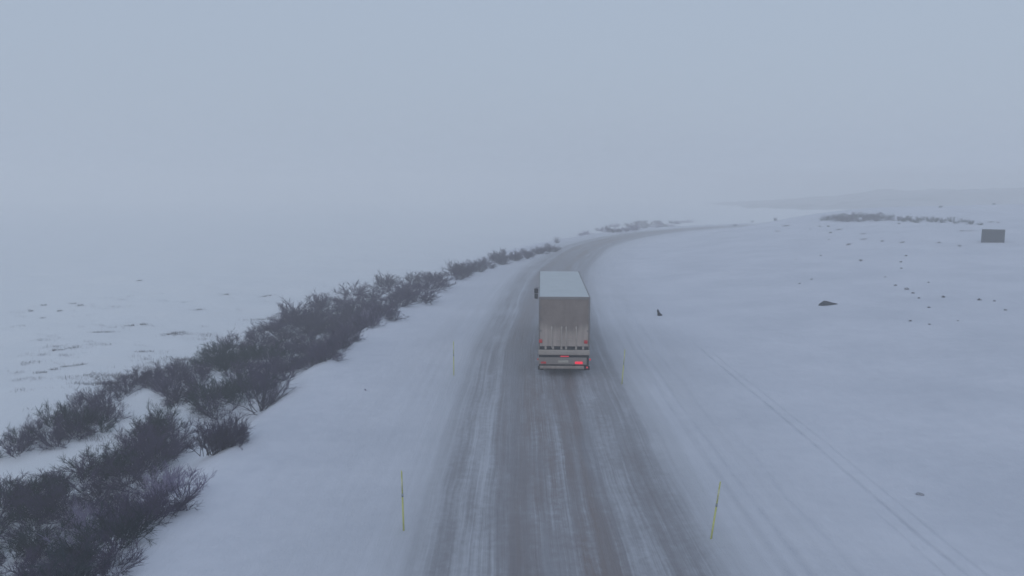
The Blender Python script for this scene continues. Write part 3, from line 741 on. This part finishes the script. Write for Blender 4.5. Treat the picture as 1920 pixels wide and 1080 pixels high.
for cx in (-.75, .6): lb.box(cx-.05, cx+.05, -.078, .3, .43, .53)
lb.build('lower_bumper', TM['pale'], truck, True)
for cx in (-HWd+.12, HWd-.12):
    MB().box(cx-.14, cx+.14, .06, .09, .30, .50, .004).build('mud_flap', TM['rubber'], truck)
def lampbox(name, cx, cz, w_, h_, y_, mt, depth=.05):
    o = MB().box(cx-w_/2, cx+w_/2, y_-depth, y_, cz-h_/2, cz+h_/2, .012, 3).build(name, mt, truck, True); return o
lampbox('brake_light', .03, 1.015, .42, .05, -.01, LM)
lampbox('tail_light', .74, .70, .38, .12, -.066, LB)
lampbox('tail_light', -1.02, .70, .26, .10, -.066, LD)
lampbox('marker_light', -1.17, 1.78, .16, .17, -.014, LD)
lampbox('marker_light', 1.08, 1.76, .17, .17, -.032, LD)
lampbox('side_marker', HWd+.03, .84, .07, .09, .10, LM, .07)
lampbox('side_marker', -HWd-.03, .84, .07, .09, .10, LD, .07)
lampbox('side_marker', HWd-.12, .46, .09, .07, -.03, LM, .05)
# side skirts, chassis, wheels
for s in (-1, 1):
    MB().box(s*(HWd-.03)-.02, s*(HWd-.03)+.02, 5.2, 9.4, .62, 1.34, .008).build('side_skirt', TM['side'], truck)
    MB().box(s*.42-.06, s*.42+.06, .1, 14.2, 1.0, 1.3).build('chassis_rail', TM['dark'], truck)
MB().box(-HWd+.02, HWd-.02, .10, L, Z0-.12, Z0-.003).build('floor_frame', TM['dark'], truck)
ax = MB()
for yy in (1.6, 2.95, 4.3, 13.6): ax.tube([(-1.0, yy, .5), (1.0, yy, .5)], .07, 12)
ax.build('axle', TM['dark'], truck, True)
def wheel(sx_, yy):
    r = .5; x0 = sx_*1.06
    prof = [(-.15, .30), (-.16, .42), (-.13, .48), (-.07, .50), (.07, .50), (.13, .48), (.16, .42), (.15, .30)]
    wl = MB().lathe_x(prof, x0, yy, r+.004, 40).build('wheel', TM['rubber'], truck, True)
    hub = MB().lathe_x([(sx_*.10, .29), (sx_*.155, .30), (sx_*.16, .27), (sx_*.10, .24), (sx_*.09, .14), (sx_*.18, .11), (sx_*.185, .05)], x0, yy, r+.004, 32).build('rim', TM['rim'], wl, True)
for yy in (1.6, 2.95, 4.3, 13.6):
    for s in (-1, 1): wheel(s, yy)
for s in (-1, 1): MB().box(s*1.06-.19, s*1.06+.19, .98, 4.95, 1.03, 1.08, .01).build('mudguard', TM['dark'], truck)
# cab
cabp = [(12.65, .55), (12.65, 3.35), (12.8, 3.62), (14.2, 3.45), (14.75, 2.55), (14.9, 1.6), (14.9, .45), (14.3, .45), (14.15, .95), (13.05, .95), (12.9, .55)]
cb = MB().prism(cabp, -1.2, 1.2, .05).build('cab', TM['cab'], truck)
MB().prism([(14.27, 3.28), (14.79, 2.43), (14.80, 2.43), (14.29, 3.30)], -1.08, 1.08).build('windscreen', TM['glass'], cb)
for s in (-1, 1):
    MB().prism([(13.2, 2.2), (13.2, 3.1), (14.0, 3.1), (14.5, 2.2)], s*1.203, s*1.212).build('side_window', TM['glass'], cb)
    MB().box(s*.8-.16, s*.8+.16, 14.87, 14.93, .75, .98, .02).build('headlight', TM['rim'], cb)
    mr = MB(); mr.box(s*1.50-.13, s*1.50+.13, 14.05, 14.20, 2.28, 2.62, .035, 3); mr.box(s*1.50-.12, s*1.50+.12, 14.05, 14.19, 1.93, 2.245, .035, 3)
    mr.tube([(s*1.2, 14.15, 2.66), (s*1.5, 14.12, 2.68), (s*1.5, 14.12, 1.90), (s*1.2, 14.15, 1.9)], .018, 8)
    mr.build('wing_mirror', TM['plastic'], cb)
tag(truck, 'large box lorry with dirty rear doors and snow-white roof driving away on the road', 'lorry')

# ------------------------------------------------------------------ haze
hz = bpy.data.materials.new('freezing_haze'); hz.use_nodes = True; t = hz.node_tree; t.nodes.clear()
vo = N(t, 'ShaderNodeVolumePrincipled'); ou = N(t, 'ShaderNodeOutputMaterial'); t.links.new(vo.outputs[0], ou.inputs['Volume'])
vo.inputs['Color'].default_value = (0.99, 0.99, 0.992, 1); vo.inputs['Density'].default_value = 0.0040; vo.inputs['Anisotropy'].default_value = 0.0
hb = MB().box(-950, 950, -350, 950, -6, 22).build('haze', hz); tag(hb, kind='stuff'); hb['label'] = 'pale freezing haze filling the air over the snow'
